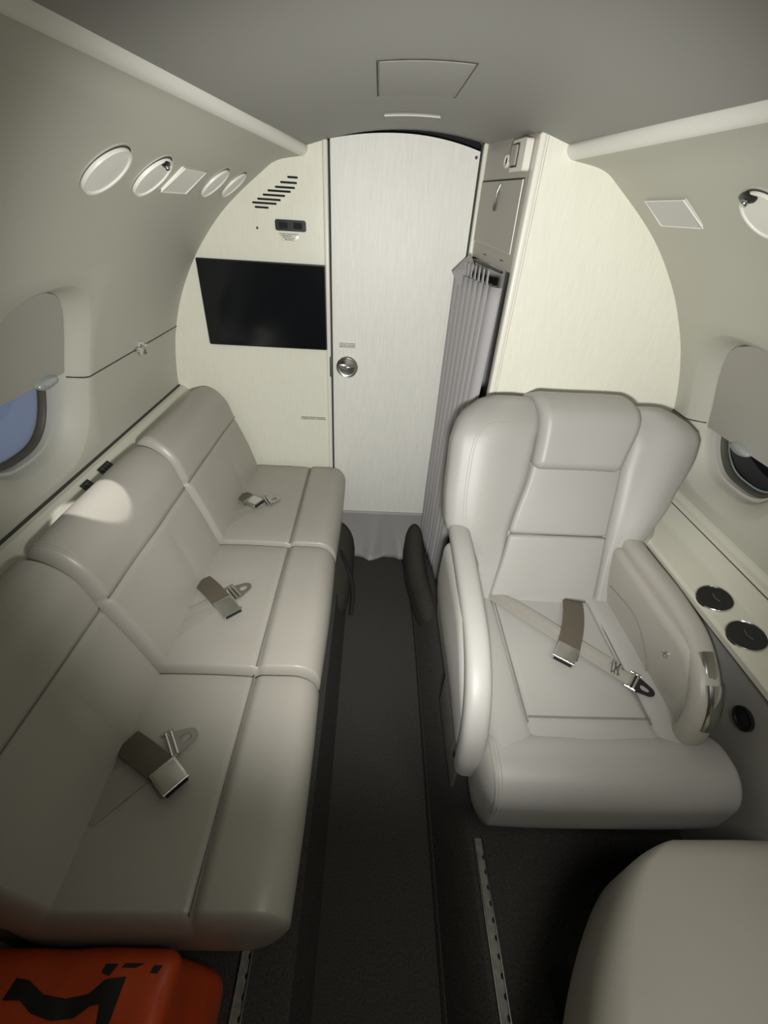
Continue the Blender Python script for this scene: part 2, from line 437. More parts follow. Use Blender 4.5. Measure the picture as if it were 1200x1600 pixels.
tube('seam', [(.6495, Y_BACK, .5555), (.6495, 1.128, .5555)], .0016, 'line', sp_, n=6)
# cup holders
for i, yy in enumerate((.662, .560)):
    t = thing('cup_holder', ('oval black cup holder in the right sill, nearer the armchair back' if i == 0 else 'oval black cup holder in the right sill, nearer the foreground seat'), 'cup holder', (.70, yy, .58), 'cup holders in the right sill')
    def cf(u, v, h, yy=yy):
        x = .684+v; z = .583+(x-.684)*.31
        return (x-h*.3, yy+u, z+h)
    prof_r = [(.0385, -.009), (.0385, .0035), (.0375, .0045), (.0362, .0035), (.0362, .001)]
    lathe('rim', prof_r, lambda u, v, h: cf(u*.98, v*.84, h), 'chrome', t, n=40)
    lathe('cup', [(.0366, .0022), (.0335, .0012), (.0315, .0010), (.010, .0016), (.0001, .0018)], lambda u, v, h: cf(u*.98, v*.84, h), 'dark', t, n=40)
    tube('cup_grip', [cf(-.012, .004, .003), cf(.0, .0, .0035), (cf(.012, .003, .003))], .0016, 'ink', t, n=6)
ou = thing('air_outlet', 'small round black outlet in the grey right side panel', 'outlet', (.65, .443, .47))
def of(u, v, h): return (.6512-h, .443+u, .483+v)
lathe('outlet_ring', [(.0235, 0), (.0235, .004), (.021, .0055), (.018, .004), (.017, .001)], of, 'dark', ou)
lathe('outlet_cap', [(.018, .0015), (.010, .003), (.0001, .0035)], of, 'black', ou)
# sockets on the left sill
for i, (y, w_) in enumerate(((.915, .046), (.835, .03))):
    t = thing('socket', ('dark three-button socket on the left sill above the middle sofa back' if i == 0 else 'small dark socket half hidden behind the middle sofa back'), 'socket', (-.72, y, .685))
    def sf(u, v, h, y=y):
        b = Vector((-.7360, .7087)); a = Vector((-.7165, .6918)); n_ = Vector((.65, .76)); p = a.lerp(b, v)+n_*h
        return (p.x, y+u, p.y)
    prism('socket_plate', rrect(-w_/2, w_/2, .08, .92, .12 if False else .004, 2), sf, 0, .0025, 'dark', t)
    for k in range(3 if i == 0 else 1):
        u = (-.012+.012*k) if i == 0 else 0
        prism('button', [(u-.004, .3), (u+.004, .3), (u+.004, .7), (u-.004, .7)], sf, .002, .0042, 'ink', t)

# ------------------------------------------------------------------ floor
def fsec(y):
    return [(-.76, .12), (-.21, .12), (-.19, .117), (-.165, .02), (-.158, .0), (.090, .0), (.098, .004), (.125, .065), (.150, .112), (.160, .12), (.76, .12)]
vs = []; fs = []; ys = zs(Y_BACK, 1.50, 12)
for y in ys: vs += [(a, y, b) for a, b in fsec(y)]
k = len(fsec(0))
for i in range(len(ys)-1):
    for j in range(k-1): fs.append([i*k+j, i*k+j+1, (i+1)*k+j+1, (i+1)*k+j])
fl = struct(obj('floor', vs, fs, 'carpet', sharp=30), 'dark grey carpeted floor with sunken aisle', 'floor')
tube('carpet_seam', spline([(.066, 1.42, .001), (.085, 1.25, .002), (.094, 1.0, .002), (.092, .5, .002), (.092, -.4, .002)], 6), .0035, 'black', fl, n=6, flat=.002)
# carpeted fairings rising towards the door on both sides of the aisle
def lhump(x, y, z):
    k = sstep(1.10, 1.42, y); return (x+.0*k, y, .06+(z-.06)*(.25+.75*k))
hpL = obj('fairing', *rbox((-.40, 1.02, .0), (-.128, 1.469, .205), (.07, .10, .09), (3, 8, 2), 6, fn=lambda x, y, z: (x-.025*(z/.2)-.02*sstep(1.25, 1.02, y), y, z*(.62+.38*sstep(1.08, 1.40, y)))), 'carpet2', fl)
hpR = obj('fairing', *rbox((.060, 1.00, .0), (.134, 1.469, .200), (.06, .10, .075), (3, 8, 2), 6, fn=lambda x, y, z: (x+.012*z/.2+.034*sstep(1.30, 1.00, y), y, z*(.64+.36*sstep(1.15, 1.45, y)))), 'carpet2', fl)
tube('edge_cord', spline([(-.192, 1.27, .165), (-.165, 1.22, .145), (-.140, 1.17, .10), (-.134, 1.13, .05), (-.140, 1.09, .004)], 5), .008, 'black', fl, n=8, flat=.004)
# seat rails
for i, (x, a, b) in enumerate(((.181, -.6, .36), (-.279, -.6, .20))):
    t = thing('seat_rail', ('long metal seat rail in the floor under the armchair' if i == 0 else 'metal seat rail in the floor beside the orange bag'), 'rail', (x, a, .12), 'floor seat rails')
    obj('rail_strip', *rbox((x-.010, a, .116), (x+.010, b, .1225), .001, (1, 8, 1), 1), 'rail', t, smooth=False)
    for s in (-1, 1): box('rail_lip', (x+s*.009-.0015, a, .12), (x+s*.009+.0015, b, .1255), 'steel', t, r=.0005, cor=1)
    v = []; f = []
    y = a
    while y < b-.02:
        n0 = len(v)
        for kx in range(8): v.append((x+.0062+.0028*math.cos(kx*PI/4), y+.0045*math.sin(kx*PI/4), .1228))
        f.append([n0+q for q in range(8)]); y += .025
    obj('rail_hole', v, f, 'black', t, smooth=False)['kind'] = 'stuff'

# ------------------------------------------------------------------ bulkheads and door
YP = 1.470
def hullx(z): return prof(z) if z < 1.33 else 0
def arc_outline(side, x_in, ztop_fn=None, zlo=0.0, over=.012):
    """outline of a partition between x_in and the hull on one side"""
    o = [(side*x_in, zlo), (side*(.76+over), zlo)]
    for z in zs(.05, 1.33, 36): o.append((side*(prof(max(z, .0))+over), z))
    for x in zs(.36, x_in, 8): o.append((side*x, ceil_z(min(x, .30))+.004))
    return o
pl = struct(prism('wall_partition', arc_outline(-1, .246), lambda u, v, d: (u, d, v), YP, YP+.02, 'lam'), 'cream laminate partition carrying the black screen', 'wall')
pl.name = 'wall_front'
def ff(y0): return lambda u, v, d: (u, y0-d, v)
# louvre slots
sls = [(-.343, -.315, 1.304), (-.363, -.318, 1.292), (-.378, -.324, 1.281), (-.399, -.336, 1.272), (-.413, -.352, 1.262), (-.429, -.365, 1.252), (-.444, -.377, 1.243), (-.438, -.400, 1.233)]
lv = thing('louvre_vent', 'slanted group of eight black louvre slots above the screen', 'vent', (-.38, YP, 1.27))
for a, b, z in sls:
    prism('slot', rrect(a, b, z-.0026, z+.0022, .002, 2), ff(YP), -.004, .0012, 'black', lv)
ct = thing('control_panel', 'black rounded control panel below the louvre slots', 'control panel', (-.34, YP, 1.195))
prism('bezel', rrect(-.385, -.298, 1.181, 1.208, .006, 4), ff(YP), -.002, .004, 'dark', ct)
for u in (-.362, -.321): prism('switch', rrect(u-.012, u+.012, 1.187, 1.202, .003, 3), ff(YP), .003, .0055, 'black', ct)
scw = tag(lathe('screw_cap', [(.0035, 0), (.003, .001), (.0001, .0013)], lambda u, v, h: (-.437+u, YP-h, 1.184+v), 'ink', n=12), 'tiny dark round cap on the cream partition left of the control panel', 'cap')
def microtext(par, x0, x1, z0, z1, rows, y0, taper=0, m='ink'):
    v = []; f = []
    for r_ in range(rows):
        z = z1-(z1-z0)*(r_+.5)/rows; h = (z1-z0)/rows*.30; cut = taper*r_
        x = x0+cut*(x1-x0)
        while x < x1-cut*(x1-x0):
            w_ = random.uniform(.0012, .0034)
            n0 = len(v); v += [(x, y0, z-h), (x+w_, y0, z-h), (x+w_, y0, z+h*random.uniform(.6, 1.1)), (x, y0, z+h)]; f.append([n0, n0+1, n0+2, n0+3])
            x += w_+random.uniform(.0007, .0016)
    o = obj('print_lines', v, f, m, par, smooth=False); o['kind'] = 'stuff'; return o
def placard(label, x0, x1, z0, z1, rows, y0, taper=0, m='lam'):
    t = thing('placard', label, 'placard', ((x0+x1)/2, y0, (z0+z1)/2))
    box('placard_film', (x0-.002, y0-.0006, z0-.002), (x1+.002, y0+.0002, z1+.002), m, t, r=.0002, cor=1)
    microtext(t, x0, x1, z0, z1, rows, y0-.0010, taper); return t
p1 = placard('tiny funnel-shaped printed placard under the control panel', -.375, -.323, 1.158, 1.176, 4, YP, .09)
placard('small printed placard low on the partition beside the door post', -.344, -.259, .610, .622, 2, YP)
placard('small three-line placard on the door above the round latch', -.205, -.154, .867, .883, 3, YP+.005, 0, 'door')
# tilted screen
sc_ = thing('wall_screen', 'wide black flat screen on the cream partition', 'screen', (-.43, YP, .98))
scf = lambda u, v, d: (u, YP-.002-d, v)
prism('screen_body', rrect(-.622, -.2445, .860, 1.102, .004, 3), scf, 0, .012, 'dark', sc_)
prism('screen_panel', rrect(-.619, -.2475, .863, 1.099, .003, 3), scf, .0115, .0132, 'screen', sc_)
# door post left of the door
dp = struct(thing('trim_5', '', 'trim', (-.24, YP, 0)), 'cream door post between the partition and the door', 'trim')
box('post', (-.2475, YP-.008, .0), (-.233, YP+.02, ceil_z(.24)+.002), 'trim', dp, r=.005, cor=4)
box('post_gap', (-.233, YP-.001, .0), (-.2285, YP+.02, ceil_z(.24)), 'line', dp, r=.0008, cor=1)
box('strike_plate', (-.2375, YP-.0092, .772), (-.2295, YP-.0015, .838), 'seal', dp, r=.0008, cor=1)
# the door
dr = struct(thing('door_1', '', 'door', (-.02, YP+.005, .2)), 'pale grained lavatory door with arched top and round chrome latch', 'door')
dt = [(-.2275, .205)]+[(.169, .205)]+[(.169-.3965*i/24, 1.410-.0255*((i/24-.5)/.5)**2*(1 if i < 12 else .8)) for i in range(25)]
prism('door_panel', dt, lambda u, v, d: (u, d, v), YP+.005, YP+.035, 'door', dr)
dk = obj('door_gap', [(-.45, 1.53, 1.30), (.30, 1.53, 1.30), (.30, 1.53, 1.50), (-.45, 1.53, 1.50), (-.45, YP+.02, 1.50), (.30, YP+.02, 1.50)], [[0, 1, 2, 3], [3, 2, 5, 4]], 'black', dr, smooth=False)  # black card added behind the door to darken the gap and block sky
kn = lathe('door_latch', [(.036, 0), (.036, .003), (.0335, .0055), (.031, .005), (.030, .003), (.0285, .0025)], lambda u, v, h: (-.180+u, YP+.005-h, .803+v), 'chrome', dr, n=40)
lathe('latch_dish', [(.030, .001), (.0295, .0032), (.022, .0015), (.010, .0009), (.0001, .0008)], lambda u, v, h: (-.180+u, YP+.005-h, .803+v), 'steel', kn, n=36)
v, f = rbox((-.209, YP+.005-.013, .796), (-.151, YP+.005, .810), (.004, .006, .006), (4, 1, 1), 4, fn=lambda x, y, z: (x, y+.010*abs((x+.18)/.029)**3, z)); obj('latch_grip', v, f, 'chrome', kn)
lathe('door_screw', [(.004, 0), (.0035, .0012), (.0001, .0016)], lambda u, v, h: (.160+u, YP+.005-h, 1.372+v), 'ink', dr, n=12)
# leather apron under the door
v = []; f = []; nu, nv = 28, 14
for j in range(nv+1):
    t = j/nv
    for i in range(nu+1):
        s = i/nu; x = (-.225+.395*s); z = .212*(1-t)+.004*t
        fold = .016*t*(gauss(s-.46+.10*t, .05)+.8*gauss(s-.60-.12*t, .04)-.5*gauss(s-.53, .05))+.006*math.sin(s*19)*t*t
        z += .012*t*math.sin(s*9+1)*t
        v.append((x*(1-.06*t), 1.472-.045*t*t-.012*t-fold, max(z, .004)))
for j in range(nv):
    for i in range(nu): f.append([j*(nu+1)+i, j*(nu+1)+i+1, (j+1)*(nu+1)+i+1, (j+1)*(nu+1)+i])
ap = tag(obj('door_apron', v, f, 'apron'), 'grey leather apron hanging creased below the door', 'apron')
sm = ap.modifiers.new('thickness', 'SOLIDIFY'); sm.thickness = .003; sm.offset = 0

# right door post and cabinet
rp = struct(thing('trim_6', '', 'trim', (.18, YP, 0)), 'cream door post beside the curtain', 'trim')
box('post', (.174, YP-.012, 0), (.187, YP+.02, ceil_z(.18)+.002), 'trim', rp, r=.005, cor=4)
box('post_gap', (.1695, YP+.002, 0), (.174, YP+.02, ceil_z(.18)), 'line', rp, r=.0005, cor=1)
cb = thing('overhead_cabinet', 'beige overhead cabinet between the door and the right bulkhead', 'cabinet', (.2, 1.3, 1.15))
Acb, Bcb = Vector((.184, 1.462)), Vector((.224, 1.150))
cdir = (Bcb-Acb).normalized(); cn = Vector((cdir.y, -cdir.x))   # pointing to -x side
if cn.x > 0: cn = -cn
def cbf(u, v, d): p = Acb+cdir*u+cn*d; return (p.x, p.y, v)     # u from door post, v height
LEN = (Bcb-Acb).length
prism('cabinet_side', [(0, 1.150), (LEN, 1.140), (LEN, 1.405), (0, 1.405)], cbf, -.015, 0, 'cab', cb)
obj('cabinet_bottom', [(.184, 1.462, 1.150), (.224, 1.150, 1.1401), (.50, 1.150, 1.1401), (.50, 1.462, 1.150)], [[0, 1, 2, 3]], 'cab', cb, smooth=False)
cdo = prism('cabinet_door', [(.008, 1.188), (.286, 1.176), (.286, 1.3165), (.008, 1.320)], cbf, 0, .0035, 'cab', cb)
tube('edge_highlight', [cbf(.008, 1.189, .002), cbf(.287, 1.177, .002), cbf(.287, 1.317, .002)], .0018, 'trim', cdo, n=6)  # pale tube paints a highlight along the cabinet door's edge
tube('door_gap', [cbf(.006, 1.322, .0005), cbf(.288, 1.3185, .0005)], .0016, 'line', cdo, n=6)
hd = tube('cabinet_handle', spline([cbf(.150, 1.314, .002), cbf(.148, 1.298, .007), cbf(.144, 1.280, .007), cbf(.140, 1.264, .003)], 4), .0032, 'steel', cdo, n=8)
lathe('cabinet_lock', [(.007, 0), (.007, .004), (.0001, .005)], lambda u, v, h: cbf(.140+u, 1.270+v*1.7, .003+h), 'ink', cdo, n=16)
tube('edge_mark', [cbf(.10, 1.162, 0), cbf(.12, 1.1615, 0)], .0012, 'line', cb, n=6)
tube('edge_mark', [cbf(.23, 1.160, 0), cbf(.25, 1.1595, 0)], .0012, 'line', cb, n=6)
sw = thing('light_switch', 'white rocker switch box beside the right bulkhead at the ceiling', 'switch', cbf(.22, 1.35, 0))
prism('switch_box', rrect(.226, .300, 1.330, 1.385, .006, 3), cbf, .0003, .016, 'trim', sw, smooth=True)
prism('switch_frame', rrect(.231, .266, 1.338, 1.379, .002, 2), cbf, .015, .0175, 'line', sw)
prism('rocker', rrect(.234, .263, 1.341, 1.376, .002, 2), cbf, .017, .021, 'cab', sw)
js = thing('round_jack', 'small round white jack left of the rocker switch', 'jack', cbf(.13, 1.357, 0))
lathe('jack_ring', [(.0135, 0), (.0135, .004), (.011, .006), (.007, .0045), (.0065, .002)], lambda u, v, h: cbf(.166+u, 1.355+v, h), 'trim', js, n=24)
lathe('jack_hole', [(.0068, .001), (.0068, .0035), (.0001, .0036)], lambda u, v, h: cbf(.166+u, 1.355+v, h), 'black', js, n=20)

# right bulkhead
bh = struct(prism('wall_bulkhead', arc_outline(1, .236), lambda u, v, d: (u, d, v), 1.130, 1.156, 'lam'), 'cream laminate bulkhead behind the armchair', 'wall')
bh.name = 'wall_divider'
box('bulkhead_edge', (.2225, 1.127, 0), (.238, 1.159, ceil_z(.23)+.002), 'trim', bh, r=.006, cor=4)
box('edge_line', (.2405, 1.1292, 0), (.2415, 1.131, ceil_z(.23)), 'cab', bh, r=.0003, cor=1)
# dark galley space beyond the curtain
struct(obj('wall_galley', [(.30, 1.155, 0), (.30, 1.49, 0), (.30, 1.49, 1.138), (.30, 1.155, 1.138), (.17, 1.492, 0), (.17, 1.492, 1.5), (.76, 1.492, 0), (.76, 1.492, 1.5)], [[0, 1, 2, 3], [4, 6, 7, 5]], 'side', smooth=False), 'dark recess wall behind the grey curtain', 'wall')
# aft cabin end behind the camera
struct(obj('wall_back', [(-.8, Y_BACK, 0), (.8, Y_BACK, 0), (.8, Y_BACK, 1.5), (-.8, Y_BACK, 1.5)], [[0, 1, 2, 3]], 'hull', smooth=False), 'plain grey end wall of the cabin', 'wall')
# added black enclosure that keeps the sky out of the right window
struct(obj('wall_hangar', [(2.0, -4, -2), (2.0, 6, -2), (2.0, 6, 4), (2.0, -4, 4), (.80, 6, -2), (.80, 6, 4), (.80, -4, -2), (.80, -4, 4)], [[0, 1, 2, 3], [1, 4, 5, 2], [6, 0, 3, 7], [3, 2, 5, 7], [0, 1, 4, 6]], 'hangar', smooth=False), 'added black enclosure hiding the sky outside the right window', 'wall')

# ------------------------------------------------------------------ curtain
cu = thing('curtain', 'grey pleated curtain hanging beside the door under the cabinet', 'curtain', (.17, 1.33, .05))
NP = 8; v = []; f = []; nz = 24; cols = []
for k_ in range(NP):
    for ph, dep, dy in ((0, 1, 0), (.04, .55, -.35), (.10, .12, -.20), (.25, .0, 0), (.50, .03, 0), (.75, .15, .1), (.90, .40, .35), (.97, .8, .4)):
        cols.append(((k_+ph)/NP, dep, dy))
for j in range(nz+1):
    t = j/nz
    for s, dep, dy in cols:
        xb = (.137+.056*s)*(1-t)+(.131+.036*s)*t; y = (1.455-.292*s)*(1-t)+(1.435-.275*s)*t
        d_ = .026-.004*t; wob = .0035*noise.noise(Vector((s*6, t*3, 0)))*t
        v.append((xb+d_*dep+wob, y+.012*dy-.006*dep, 1.106-(1.106-.128)*t-.004*dep*t))
nc = len(cols)
for j in range(nz):
    for i in range(nc-1): f.append([j*nc+i, j*nc+i+1, (j+1)*nc+i+1, (j+1)*nc+i])
cc = obj('pleats', v, f, 'curt', cu, sharp=50)
smd = cc.modifiers.new('thickness', 'SOLIDIFY'); smd.thickness = .0014; smd.offset = 0
v = [(.126, 1.420, 1.108), (.176, 1.440, 1.156), (.184, 1.385, 1.128), (.146, 1.375, 1.075), (.190, 1.452, 1.09)]
hdr = obj('leading_flap', v, [[0, 1, 2, 3], [0, 4, 1]], 'curt', cu, smooth=False)
smd = hdr.modifiers.new('thickness', 'SOLIDIFY'); smd.thickness = .003; smd.offset = 0
tr_ = tag(tube('curtain_track', [(.181, 1.45, 1.143), (.212, 1.19, 1.137)], .004, 'dark', n=6, flat=.003), 'dark track under the overhead cabinet carrying the curtain', 'curtain track')
for i in range(7):
    s = (i+.5)/7.5; y = 1.425-.24*s; x = .178+.034*s
    prism('curtain_runner', [(-.0015, .033), (.0015, .033), (.011, .002), (-.011, .002)], lambda u, v_, d, x=x, y=y: (x+d-.022, y+u, 1.104+v_), -.0015, .0015, 'curt', cu)

# ------------------------------------------------------------------ overhead fittings on the side walls
def wf(side, y, z):
    """local frame on the lining: u along the cabin, v up the slope, h into the cabin"""
    p = Vector(wall(side, y, z)); q = Vector(wall(side, y, z+.01)); vt = (q-p).normalized(); ut = Vector((0, 1, 0))
    n = vt.cross(ut)
    if n.dot(Vector((-side, 0, -.6))) < 0: n = -n
    return lambda u, v, h: tuple(p+ut*u+vt*v+n*h)
def downlight(side, y, z, rad, label, nozzle=None, nx=0.0):
    t = thing('overhead_light', label, 'light', wall(side, y, z), 'round overhead lights')
    L_ = wf(side, y, z)
    lathe('bezel', [(rad*1.0, -.002), (rad*1.0, .0006), (rad*.98, .0012), (rad*.96, .0008)], L_, 'hull', t, n=44)
    lathe('recess', [(rad*.965, .0004), (rad*.90, .0009), (.0001, .0009)], L_, 'line', t, n=36)  # flat dark disc on the lining, painted in for the recess's shade
    # lamp face shifted low, leaving a crescent of the dark disc at the top
    def tl(u, v, h): return L_(u+.0022, v-.0045, h+.0010+max(0, .0012-v*.03))
    lathe('lamp_face', [(rad*.93, -.001), (rad*.93, .0022), (rad*.905, .0040), (rad*.85, .0036), (rad*.82, .0018), (rad*.5, .0024), (.0001, .0026)], tl, 'lampface', t, n=40)
    if nozzle:
        k = .75 if side < 0 else 1.1
        a = lathe('nozzle_base', [(.013*k, 0), (.013*k, .004), (.010*k, .006), (.0001, .0065)], lambda u, v, h: L_(u*1.2+nx, v*.6+rad*.66, h+.002), 'dark', t, n=20)
        lathe('nozzle', [(.0055*k, 0), (.0055*k, .003*k), (.0040*k, .005*k), (.0001, .005*k)], lambda u, v, h: L_(u+nx+.002, v+rad*.60, h+.008), 'chrome', a, n=16)
    return t
ZL = 1.275
downlight(-1, .745, ZL, .045, 'large round white overhead light, nearest the camera on the left wall')
downlight(-1, .890, ZL, .044, 'round white overhead light with a small chrome nozzle, left wall', True, -.004)
downlight(-1, 1.200, ZL+.004, .043, 'round white overhead light just forward of the square plate, left wall')
downlight(-1, 1.340, ZL+.006, .042, 'round white overhead light closest to the cream partition, left wall')
downlight(1, .745, ZL, .046, 'round white overhead light with dark nozzle at the right wall', True, .012)
for side, y, lab in ((-1, 1.03, 'square white cover plate between the left overhead lights'), (1, .985, 'square white cover plate alone on the upper right wall')):
    L_ = wf(side, y, ZL-.002); t = thing('cover_plate', lab, 'cover plate', wall(side, y, ZL))
    e = .058 if side < 0 else .068; hv = .030 if side < 0 else .032
    prism('plate', rpoly([(-e, -hv), (e, -hv), (e, hv), (-e, hv)], .004, 3), L_, -.002, .004, 'lampface' if side < 0 else 'plate', t)
    tube('plate_edge', [L_(-e, -hv, .004), L_(e, -hv, .004), L_(e, hv, .004), L_(-e, hv, .004)], .0016, 'ledge', t, n=6, closed=True)
# the reading lamp whose beam falls on the middle sofa back
lamp('reading_light', 'SPOT', (-.505, .735, 1.235), 4.0, (-.648, .735, .74), (1, .99, .95), spot_size=math.radians(15), spot_blend=.22, shadow_soft_size=.004)

# ------------------------------------------------------------------ the three-seat side-facing sofa
so = thing('sofa', 'long grey leather three-seat sofa along the left wall', 'sofa', (-.45, .77, .12))
YS = [(.156, .562), (.562, .982), (.982, 1.452)]
def leather_noise(x, y, z, a=.0022, s=9): return a*noise.noise(Vector((x*s, y*s, z*s)))
for i, (a, b) in enumerate(YS):
    xg = -.318
    def fs_(x, y, z, a=a, b=b):
        top = sstep(.33, .41, z)
        d = -.006*gauss(x-xg, .006)*top
        if x > xg: d += .006*sstep(xg, xg+.02, x)*top
        if x < xg: d += (.004*(1-((x+.43)/.12)**2) if abs(x+.43) < .12 else 0)*top
        k = (y-(a+b)/2)/((b-a)/2)
        d += -.004*abs(k)**4*top
        # soft creases running from the belt towards the front
        d += -.0022*gauss((y-(a+b)/2-.05)-(x+.45)*.55, .010)*sstep(-.50, -.44, x)*sstep(-.32, -.38, x)*top
        d += .0018*gauss((y-(a+b)/2-.08)-(x+.45)*.7, .014)*sstep(-.50, -.44, x)*sstep(-.32, -.38, x)*top
        d += leather_noise(x, y, z)*top
        xx = x+(.004*(1-k*k) if x > -.22 else 0)-.03*sstep(.36, .25, z)*sstep(-.36, -.24, x)
        return (xx, y, z+d+.002*i)
    ex = (zs(xg-.016, xg+.022, 10), zs((a+b)/2-.1, (a+b)/2+.16, 14), ())
    v, f = rbox((-.60, a+.0005, .235), (-.182, b-.0005, .424), (.058, .012 if i else .018, .058), (6, 8, 3), 5, ex, fs_)
    s = obj('seat_cushion', v, f, 'seat', so)
    tube('crease', [(-.5105, y, .4185+.002*i) for y in zs(a+.03, b-.03, 8)], .0026, 'seam', s, n=6)  # dark tube paints the shade where seat meets back
    tube('piping', [(xg, y, .4215+.002*i-.003*abs((y-(a+b)/2)/((b-a)/2))**4) for y in zs(a+.012, b-.012, 16)], .0022, 'seam', s, n=6)
    # back cushion, leaning, top rolled back to the wall
    zg = .618
    def fb_(x, y, z, a=a, b=b, i=i):
        k = (y-(a+b)/2)/((b-a)/2)
        zz = z-(.020*max(0, k)**3 if i == 2 else .004*abs(k)**4)*sstep(.5, .74, z)
        lean = -.30*(z-.42)
        front = sstep(-.60, -.54, x)
        g_ = -.005*gauss(z-zg, .007)*front+.004*(gauss(z-.52, .07)+gauss(z-.69, .05))*front
        cr = -.003*gauss((y-(a+b)/2-.04)-(z-.5)*.12, .012)*front*sstep(.60, .56, z)*sstep(.42, .48, z)
        return (x+lean+g_+cr+leather_noise(x, y, z), y, zz)
    ex = ((), zs((a+b)/2-.03, (a+b)/2+.12, 8), zs(zg-.02, zg+.02, 10))
    v, f = rbox((-.612, a+.001, .30), (-.512, b-.001, .742), (.0495, .020, .070), (3, 8, 6), 6, ex, fb_)
    bk = obj('backrest', v, f, 'seat', so)
    tube('seam', [(-.512-.30*(zg-.42)-.0035+leather_noise(-.51, y, zg), y, zg) for y in zs(a+.014, b-.014, 14)], .0018, 'seam', bk, n=6)
    # double stitching following the near edge over the top
    if i > 0:
        for off in (.020, .026):
            pts = []
            for ang in zs(-10, 100, 12):
                r_ = math.radians(ang); x = -.562+.0495*math.cos(r_)+.0006; z = .672+.070*math.sin(r_)+.0008
                pts.append((x-.30*(z-.42), a+off, z))
            tube('stitching', pts, .0009, 'stitch', bk, n=5)
box('sofa_rear', (-.652, .17, .14), (-.600, 1.44, .60), 'side', so, r=.008)
box('sofa_base', (-.640, .20, .12), (-.285, 1.44, .25), 'carpet2', so, r=.01)

# ------------------------------------------------------------------ seat belts
def ribbon(name, pts, w, m, par, th=.0016, wdir=None, twist=None):
    """flat webbing through pts; wdir = width direction(s)"""
    P_ = [Vector(p) for p in pts]; v = []; f = []
    for i, p in enumerate(P_):
        t = (P_[min(i+1, len(P_)-1)]-P_[max(i-1, 0)]).normalized()
        wd = Vector(wdir) if wdir else t.cross(Vector((0, 0, 1)))
        wd.normalize(); n = wd.cross(t).normalized()
        if n.z < 0: n = -n
        for a, b in ((-.5, -.5), (-.17, -.5), (.17, -.5), (.5, -.5), (.5, .5), (.17, .75), (-.17, .75), (-.5, .5)):
            v.append(p+wd*w*a+n*th*b*2)
    for i in range(len(P_)-1):
        for j in range(8): f.append([i*8+j, i*8+(j+1) % 8, (i+1)*8+(j+1) % 8, (i+1)*8+j])
    f += [list(range(8)), [(len(P_)-1)*8+j for j in range(8)]]
    return obj(name, v, f, m, par, sharp=50)
def frame2(org, d, tilt=0):
    """u along d (2d dir on the seat), v sideways, h up"""
    d = Vector((d[0], d[1], 0)).normalized(); s = Vector((-d.y, d.x, 0)); o = Vector(org)
    return lambda u, v, h: tuple(o+d*u+s*v+Vector((0, 0, h+tilt*u)))
def buckle(par, org, d, L=.055, Wd=.046, tilt=0):
    fr_ = frame2(org, d, tilt)
    v, f = rbox((0, -Wd/2, 0), (L, Wd/2, .013), (.003, .003, .004), (4, 2, 1), 3, fn=lambda x, y, z: fr_(x, y, z+.003*math.sin(PI*min(1, max(0, x/L))) if z > .006 else z)); b = obj('buckle', v, f, 'chrome', par)
    v, f = rbox((.008, -Wd/2+.003, .0125), (L+.002, Wd/2-.003, .0175), (.002, .002, .002), (4, 2, 1), 3, fn=lambda x, y, z: fr_(x, y, z-.0)); obj('buckle_flap', v, f, 'chrome', b)
    tube('buckle_lip', [fr_(L+.001, -Wd/2+.001, .0165), fr_(L+.001, Wd/2-.001, .0165)], .0018, 'chrome', b, n=8)
    tube('buckle_slot', [fr_(L+.0012, -Wd/2+.004, .008), fr_(L+.0012, Wd/2-.004, .008)], .003, 'black', b, n=6)
    return b
def tongue(par, org, d, m='steel', k=1.0):
    fr_ = frame2(org, d)
    # flat plate with a window: outer and inner outline, both solid
    outer = rpoly([(0, -.022*k), (.018*k, -.022*k), (.050*k, -.011*k), (.056*k, 0), (.050*k, .011*k), (.018*k, .022*k), (0, .022*k)], .008, 4)
    inner = rpoly([(.024*k, -.010*k), (.043*k, -.006*k), (.045*k, 0), (.043*k, .006*k), (.024*k, .010*k), (.024*k, 0)], .003, 4)
    n = len(outer); inn = []
    # resample the inner loop by angle so both loops have the same count
    for i in range(n):
        c = Vector((.033*k, 0)); a = Vector(outer[i])-c; th = math.atan2(a.y, a.x)
        inn.append((c.x+.0105*k*math.cos(th), .0085*k*math.sin(th)))
    v = []; f = []
    for h in (.0, .003):
        v += [fr_(u, w_, h) for u, w_ in outer]; v += [fr_(u, w_, h) for u, w_ in inn]
    for i in range(n):
        j = (i+1) % n
        f += [[i, j, n+j, n+i], [2*n+i, 3*n+i, 3*n+j, 2*n+j], [i, 2*n+i, 2*n+j, j], [n+i, n+j, 3*n+j, 3*n+i]]
    t = obj('tongue', v, f, m, par, smooth=False)
    for u in (.004, .013): tube('adjuster_bar', [fr_(u*k, -.024*k, .006), fr_(u*k, .024*k, .006)], .003, 'chrome', t, n=8)
    for s in (-1, 1): tube('adjuster_side', [fr_(-.004, s*.024*k, .004), fr_(.018*k, s*.024*k, .005)], .0028, 'chrome', t, n=8)
    return t
ZB = .427
belts = [
    ('tan seat belt with square chrome buckle on the nearest sofa seat', (-.512, .402), (-.435, .352), (-.429, .357), (.050, -.043), (-.436, .392), (.050, .035), (-.52, .285), (-.43, .385)),
    ('tan seat belt with long chrome buckle on the middle sofa seat', (-.515, .815), (-.432, .725), (-.440, .742), (.055, -.060), (-.425, .768), (.040, .038), (-.53, .645), (-.425, .765)),
    ('short grey seat belt bundled on the farthest sofa seat', (-.520, 1.22), (-.478, 1.185), (-.486, 1.182), (.052, -.030), (-.432, 1.182), (.055, .035), (-.53, 1.06), (-.43, 1.18)),
]
